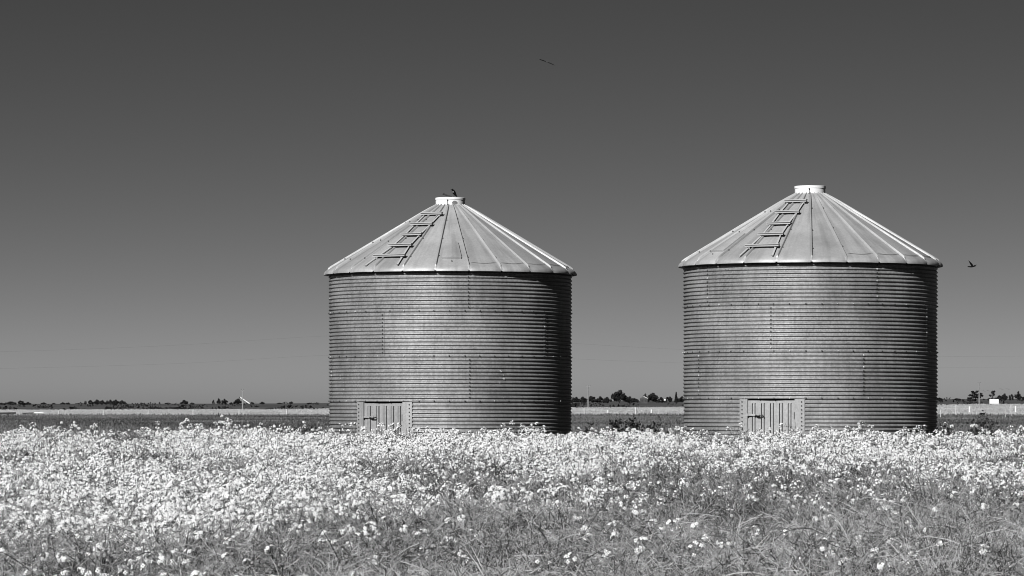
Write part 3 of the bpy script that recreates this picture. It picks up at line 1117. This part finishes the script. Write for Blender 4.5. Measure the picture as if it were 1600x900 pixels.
G_TREES = 'trees and shrubs along the far ridge'
spread_blobs = [(-.34, .30, .16, .10), (-.25, .56, .20, .08), (-.05, .78, .18, .09), (.10, .60, .22, .10), (.32, .70, .13, .07), (.40, .52, .12, .07), (-.08, .42, .20, .10),
                (.20, .38, .16, .10), (-.42, .14, .14, .10), (-.1, .15, .2, .12), (.12, .9, .12, .07), (-.18, .88, .1, .05)]
top_blobs = [(-.36, .18, .18, .14), (.30, .22, .16, .14), (0, .80, .20, .17), (.10, .62, .14, .10), (-.22, .50, .10, .07), (-.30, .56, .08, .06), (-.05, .25, .15, .12), (.18, .9, .12, .07)]
tree_list = [
    ('shrub', 3, 629, 2250, 14, 'low dark shrub at the left edge of the far ridge'),
    ('shrub', 18, 627, 2200, 17, 'wide dark shrub left of a taller one on the far left ridge'),
    ('shrub_tree', 33, 625.6, 2200, 12, 'tallest shrub of the far left cluster on the ridge'),
    ('shrub', 43, 628, 2200, 14, 'low shrub right of the tallest one on the far left ridge'),
    ('shrub', 68, 628.6, 2300, 10, 'lone low shrub between the far left cluster and the long grove'),
    ('shrub', 84, 629.3, 2350, 7, 'smallest shrub on the bare ridge left of the long grove'),
    ('shrub', 98, 628.4, 2300, 8, 'left one of two touching shrubs left of the long grove'),
    ('shrub', 106, 628.6, 2300, 8, 'right one of two touching shrubs left of the long grove'),
    ('grove_tree', 133.5, 625.8, 2200, 5, 'slim detached tree at the left end of the long grove'),
    ('grove_tree', 142, 625, 2200, 10, 'first full tree of the long grove after the detached slim one'),
    ('grove_tree', 152, 624, 2200, 12, 'tallest rounded tree in the left half of the long grove'),
    ('grove_tree', 160, 625, 2210, 9, 'tree just left of the notch in the long grove'),
    ('grove_tree', 167, 625.4, 2200, 7, 'narrow tree just right of the notch in the long grove'),
    ('grove_tree', 173, 624.2, 2200, 9, 'tall tree in the middle of the long grove right half'),
    ('grove_tree', 181, 624.2, 2200, 11, 'broad tree in the long grove right half'),
    ('grove_tree', 190, 625.2, 2205, 9, 'tree second from the right end of the long grove'),
    ('grove_tree', 195, 627, 2200, 6, 'low tree at the right end of the long grove'),
    ('shrub', 222, 629.6, 2350, 7, 'tiny shrub on the open ridge right of the long grove'),
    ('shrub', 262, 628.9, 2350, 10, 'flat shrub left of the dark round bush on the ridge'),
    ('round_bush', 288, 624.8, 2200, 14, 'dark round bush alone on the ridge left of the auger'),
    ('shrub', 300, 628.8, 2250, 8, 'small shrub touching the right side of the dark round bush'),
    ('shrub_tree', 333.5, 624.4, 2200, 5, 'narrow tree at the left of the bushy pair near the auger'),
    ('grove_tree', 342, 622, 2200, 8, 'taller half of the bushy tree pair near the auger'),
    ('grove_tree', 351, 623, 2200, 11, 'broader half of the bushy tree pair near the auger'),
    ('shrub', 361, 628.4, 2250, 6, 'low shrub between the bushy pair and the auger'),
    ('grove_tree', 371, 622.8, 2200, 13, 'square dark tree right behind the top of the white auger'),
    ('shrub', 393, 628, 2250, 9, 'low shrub just right of the foot of the white auger'),
    ('shrub', 410, 627.6, 2250, 9, 'dark shrub on the ridge right of the auger'),
    ('shrub', 437, 629, 2300, 10, 'low spreading shrub between the auger and the farther bin'),
    ('shrub', 455, 627.2, 2300, 7, 'spiky small shrub on the ridge left of the farther bin'),
    ('shrub', 484, 629, 2300, 10, 'last low shrub left of the farther bin'),
    ('grove_tree', 899, 620, 2000, 16, 'rounded tree at the edge of the shaded bin wall'),
    ('grove_tree', 911, 619.6, 2000, 13, 'rounded tree directly left of the pale pole'),
    ('grove_tree', 925, 618.6, 2000, 16, 'rounded tree directly right of the pale pole'),
    ('grove_tree', 938, 619, 2000, 15, 'lower rounded tree left of the big dark tree'),
    ('grove_tree', 949, 620, 2000, 14, 'low tree leaning on the left side of the big dark tree'),
    ('big_tree', 968, 609, 1980, 28, 'biggest dark tree on the ridge between the two bins'),
    ('grove_tree', 984, 619, 1990, 16, 'low tree falling away right of the biggest dark tree'),
    ('shrub', 993, 621.8, 1980, 11, 'small shrub between the biggest dark tree and the farmhouse'),
    ('broad_tree', 1019, 613.6, 2000, 22, 'broad dark tree behind the farmhouse roof'),
    ('shrub_tree', 1008, 614.8, 2005, 9, 'small side tree rising behind the farmhouse roof'),
    ('grove_tree', 1034, 620.5, 2000, 14, 'hedge tree right of the broad dark tree'),
    ('grove_tree', 1045, 619.6, 2000, 13, 'hedge tree left of the pointed spruce'),
    ('grove_tree', 1064, 619.2, 2000, 14, 'hedge tree right of the pointed spruce beside the larger bin'),
    ('round_bush', 1468, 621, 2000, 12, 'dark bush touching the shaded wall of the larger bin'),
    ('shrub', 1496, 622, 2200, 12, 'low shrub on the ridge left of the spreading tree'),
    ('shrub', 1562, 617.5, 1950, 12, 'low bush at the left of the right end hedge'),
    ('grove_tree', 1569, 614.5, 1950, 12, 'bush with a spiky top in the right end hedge'),
    ('grove_tree', 1580, 615.5, 1950, 10, 'rounded bush in the middle of the right end hedge'),
    ('shrub_tree', 1591, 610.8, 1950, 12, 'taller tree rising out of the right end hedge'),
    ('shrub', 1601, 617, 1950, 10, 'bush cut by the right edge of the picture'),
]
for i, (nm, x, yt, D, w, lab) in enumerate(tree_list):
    tree(nm, x, yt, D, w, lab, G_TREES, seed=i, cat='shrub' if nm in ('shrub', 'round_bush') else 'tree')
tree('spruce_tree', 1056.5, 612.8, 1990, 6, 'pointed dark spruce beside the larger bin', G_TREES, conifer=True, seed=70)
tree('spreading_tree', 1524, 610, 1900, 25, 'spreading open tree behind the utility pole', G_TREES, blobs=spread_blobs, seed=71, ybase=622.5)
tree('topped_tree', 1551, 610, 1900, 15, 'open tree with a round tuft on top above the white trailer', G_TREES, blobs=top_blobs, seed=72, ybase=622)


def scrub():
    g = Geo()
    n = 260
    y = rng.uniform(1150, 2450, n)
    x = rng.uniform(-1, 1, n) * (.15 * y)
    pxx = x / y * F + 800
    ok = ~((np.abs(pxx - 1553) < 25) & (y < 1300)) & ~((np.abs(pxx - 383) < 22) & (y < 1550)) & ~((np.abs(pxx - 1006) < 14) & (y < 2000)) & ~((np.abs(pxx - 1039) < 8) & (y < 2000))
    x, y = x[ok], y[ok]; n = len(x)
    z = ground_z(x, y)
    for k in range(9):
        s = rng.uniform(.6, 2.2, n)
        C = np.stack([x + rng.normal(0, 1.8, n), y + rng.normal(0, 1.2, n), z + np.abs(rng.normal(.3, .35, n))], 1)
        g.cards(C, rng.normal(0, 1, (n, 3)) + np.array([0, -.6, .3]), s * .9, .6, rng.random(n))
    tag(g.build('hillside_scrub', [M_CROWN]), 'small dark scrub dotted over the far hillside', 'scrub', kind='stuff')


scrub()

# ------------------------------------------------------------------ far farm things
# white trailer
D = 1250
tx, ty, tz = px(1553, 631, D)
gz = float(ground_z(tx, D))
wm, hm = 14 * D / F, 7.2 * D / F
tr = empty('box_trailer', (tx, D, gz), 'plain white box trailer at the edge of the pale field on the right', 'trailer')
g = Geo()
zb = max(tz - .25 - gz, .35)
g.box((0, 0, zb + hm / 2), (wm, 1.8, hm))
g.box((0, -.905, zb + hm - .04), (wm + .06, .05, .08)); g.box((0, -.905, zb + .04), (wm + .06, .05, .08))
g.build('body', [M_WHITE], tr)
for sx in (-.28, .28):
    for sy in (-.75, .75):
        g = Geo(); g.tube([(sx * wm, sy - .1, .3), (sx * wm, sy + .1, .3)], .32, 14)
        g.build('wheel', [M_DARK], tr)
g = Geo(); g.tube([(wm * .5, 0, zb - .05), (wm * .5 + .9, 0, zb - .15)], .05, 6); g.build('drawbar', [M_DARK], tr)

# grain auger
D = 1500
a0, a1 = np.array(px(390.5, 631, D)), np.array(px(375, 620.5, D))
b = np.array([a0[0], D, float(ground_z(a0[0], D))])
au = empty('grain_auger', tuple(b), 'white grain auger tilted up beside a slim pole on the left ridge', 'auger')
g = Geo(); g.tube([a0, a1], .22, 10); g.build('tube', [M_WHITE], au, offset=b, smooth=True)
g = Geo(); g.box(a1 + np.array([-.1, 0, -.25]), (.5, .4, .6)); g.build('spout', [M_DARK], au, offset=b)
mid = a0 * .45 + a1 * .55
for s in (-.6, .6):
    g = Geo(); g.tube([mid, (mid[0] + .6, D + s, b[2] + .4)], .05, 6); g.build('leg', [M_DARK], au, offset=b)
    g = Geo(); c = np.array([mid[0] + .6, D + s, float(ground_z(mid[0], D)) + .35]); g.tube([c - np.array([0, .09, 0]), c + np.array([0, .09, 0])], .35, 12); g.build('wheel', [M_DARK], au, offset=b)
g = Geo(); g.box(a0 + np.array([.3, 0, -.1]), (.9, .8, .5)); g.build('hopper', [M_DARK], au, offset=b)

# farmhouse
D = 1960
hx, _, hz = px(1006, 626, D)
gz = float(ground_z(hx, D)) - .1
s = D / F
ho = empty('farmhouse', (hx, D, gz), 'small grey gabled farmhouse under trees between the two bins', 'house')
W = 12 * s
hh = max(hz - gz, 0) + 1.2
g = Geo(); g.box((0, 0, hh / 2), (W * .92, 5, hh)); g.build('wall', [M_SIDING], ho)
g = Geo()
ph = E - (619.3 - YH) * s - gz
for sy in (-2.7, 2.7):
    g.add([(-W / 2, sy, hh - .1), (W / 2, sy, hh - .1), (-.5, sy, ph)], np.array([(0, 1, 2)]))
g.add([(-W / 2, -2.7, hh - .1), (-.5, -2.7, ph), (-.5, 2.7, ph), (-W / 2, 2.7, hh - .1)], np.array([(0, 1, 2, 3)]))
g.add([(W / 2, -2.7, hh - .1), (W / 2, 2.7, hh - .1), (-.5, 2.7, ph), (-.5, -2.7, ph)], np.array([(0, 1, 2, 3)]))
roofo = g.build('roof', [M_SHINGLE], ho)
g = Geo()
A, B = np.array((-.2, -2.78, ph - .05)), np.array((W / 2, -2.78, hh - .05))
g.tube([A, B], .16, 6); g.build('bargeboard', [M_WHITE], roofo)
for wx in (-.22, .2):
    g = Geo(); g.box((wx * W, -2.52, hh * .55), (.9, .06, 1.0)); g.build('window', [M_DARK], ho)

# tank
D = 1930
tx, _, tz = px(1039, 625.2, D)
gz = float(ground_z(tx, D))
tk = empty('white_tank', (tx, D, gz), 'tiny white storage tank at the foot of the hedge beside the spruce', 'tank')
zc = max(tz - gz, .6)
g = Geo()
P = [(0, -1.0), (.35, -.95), (.5, -.75), (.5, .75), (.35, .95), (0, 1.0)]
g.tube([(p[1] * .6, 0, zc) for p in P], [max(p[0], .02) * .9 for p in P], 12)
g.build('shell', [M_WHITE], tk, smooth=True)
for sx in (-.4, .4):
    g = Geo(); g.box((sx, 0, (zc - .3) / 2), (.1, .6, zc - .2)); g.build('cradle', [M_DARK], tk)


# ------------------------------------------------------------------ birds
def bird_body(g, spine, radii):
    g.tube(spine, radii, 10)


# perched bird on the farther bin, and the lid handle bar beside it
z_lid = 1.045 + roof_h(COL_R) - .035 + .18
s = LEFT_D / F
bx, by = (709 - 703.7) * s + LX, LEFT_D - .08
pb = empty('perched_bird', (bx, by, z_lid), 'small black bird perched on the collar of the farther bin', 'bird')
g = Geo()
bird_body(g, [(.060, 0, -.005), (.048, 0, .015), (.028, 0, .04), (.008, 0, .075), (-.010, 0, .105), (-.020, 0, .122), (-.026, 0, .133), (-.032, 0, .140)],
          [.006, .010, .022, .030, .026, .017, .018, .006])
g.build('body', [M_FEATHER], pb, smooth=True)
g = Geo(); g.tube([(-.038, 0, .134), (-.062, 0, .130)], [.007, .001], 6); g.build('beak', [M_DARK], pb)
g = Geo(); g.cards(np.array([[-.012, -.0285, .088]]), np.array([[-.2, -1, .2]]), .034, .6, .5, 0, spin=np.array([.6]))
g.box((-.008, -.026, .086), (.014, .010, .020)); g.build('wing_patch', [M_FEATHER_PALE], pb)
for sy in (-.012, .012):
    g = Geo(); g.tube([(.008, sy, .052), (.002, sy, .02), (.0, sy, -.004), (-.016, sy, -.006)], .003, 5); g.build('leg', [M_DARK], pb)
g = Geo(); g.tube([(.045, 0, .02), (.075, 0, -.028)], [.012, .006], 6); g.build('tail', [M_FEATHER], pb)

hd = Geo()
p0 = np.array(((692 - 703.7) * s, -.05, z_lid - 1.045 + .058)); p1 = np.array(((706 - 703.7) * s, -.05, z_lid - 1.045 + .005))
hd.tube([p0, p0 * .6 + p1 * .4 - np.array([0, 0, .004]), p1], [.016, .013, .009], 8)
hd.build('lid_handle', [M_DARK], bin_a, smooth=True)


def flying_bird(name, x, y, D, scale, label, m, pose):
    c = px(x, y, D)
    root = empty(name, c, label, 'bird')
    g = Geo()
    sp, rd, wings = pose
    bird_body(g, [np.array(p) * scale for p in sp], [r * scale for r in rd])
    g.build('body', [m], root, smooth=True)
    for wpts in wings:                      # each wing: list of (leading, trailing) pairs from root to tip
        g = Geo()
        P = np.array([[np.array(a) * scale, (np.array(a) * .5 + np.array(b_) * .5 + np.array([0, -.01, .012])) * scale, np.array(b_) * scale] for a, b_ in wpts])
        g.grid(P)
        P2 = P.copy(); P2[:, :, 1] += .012 * scale; P2[:, :, 2] -= .006 * scale
        g.grid(P2)
        g.build('wing', [m], root)
    return root


flap = ([(-.50, 0, -.08), (-.44, 0, -.08), (-.34, 0, -.085), (-.1, 0, -.10), (.10, 0, -.09), (.3, 0, -.06), (.42, 0, -.05)],
        [.02, .06, .065, .085, .07, .035, .03],
        [[((-.06, -.03, -.03), (.16, -.03, -.04)), ((-.22, -.12, .22), (.08, -.1, .2)), ((-.36, -.18, .5), (-.14, -.15, .42)), ((-.42, -.2, .66), (-.36, -.18, .6))],
         [((.0, .04, -.05), (.22, .04, -.08)), ((.2, .35, .04), (.40, .34, -.02)), ((.45, .6, .14), (.55, .6, .08)), ((.66, .75, .17), (.68, .75, .15))]])
flying_bird('flying_bird', 1518.5, 415.5, 58, .135, 'small black bird flapping in the sky right of the larger bin', M_FEATHER, flap)
glide = ([(-.16, 0, -.02), (-.08, 0, 0), (0, 0, .0), (.14, 0, -.03), (.26, 0, -.06)],
         [.02, .045, .05, .035, .02],
         [[((-.08, 0, .02), (.1, 0, -.02)), ((-.38, -.25, .13), (-.2, -.2, .06)), ((-.72, -.5, .20), (-.55, -.45, .15)), ((-.98, -.6, .27), (-.94, -.6, .25))],
          [((-.02, 0, .0), (.14, 0, -.05)), ((.25, .3, -.10), (.36, .3, -.17)), ((.58, .55, -.20), (.62, .5, -.26)), ((.98, .7, -.36), (.97, .7, -.37))]])
soar = ([(-.22, 0, -.02), (-.10, 0, 0), (0, 0, .0), (.14, 0, -.03), (.30, 0, -.08)],
        [.02, .055, .06, .045, .03],
        [[((-.12, -.10, .04), (.12, .1, -.07)), ((-.40, -.25, .17), (-.18, .0, .0)), ((-.74, -.5, .25), (-.55, -.3, .10)), ((-.98, -.6, .27), (-.90, -.5, .21))],
         [((-.02, 0, .03), (.14, .1, -.08)), ((.30, .2, -.05), (.36, .3, -.20)), ((.62, .35, -.16), (.62, .4, -.30)), ((.98, .6, -.36), (.94, .6, -.40))]])
flying_bird('gliding_bird', 854.5, 96.5, 150, .32, 'dark bird gliding high in the sky between the two bins', M_FEATHER_GREY, soar)
for (x, y, lab) in ((1536.5, 610.5, 'faint distant bird nearest the utility pole on the right'), (1543.5, 610.2, 'distant bird directly left of the round tufted tree'),
                    (1565, 607.9, 'left one of two distant birds above the right end hedge'), (1574, 607.6, 'right one of two distant birds above the right end hedge')):
    b_ = flying_bird('distant_bird', x, y, 900, .62, lab, M_FEATHER, glide)
    b_['group'] = 'distant birds over the right ridge'
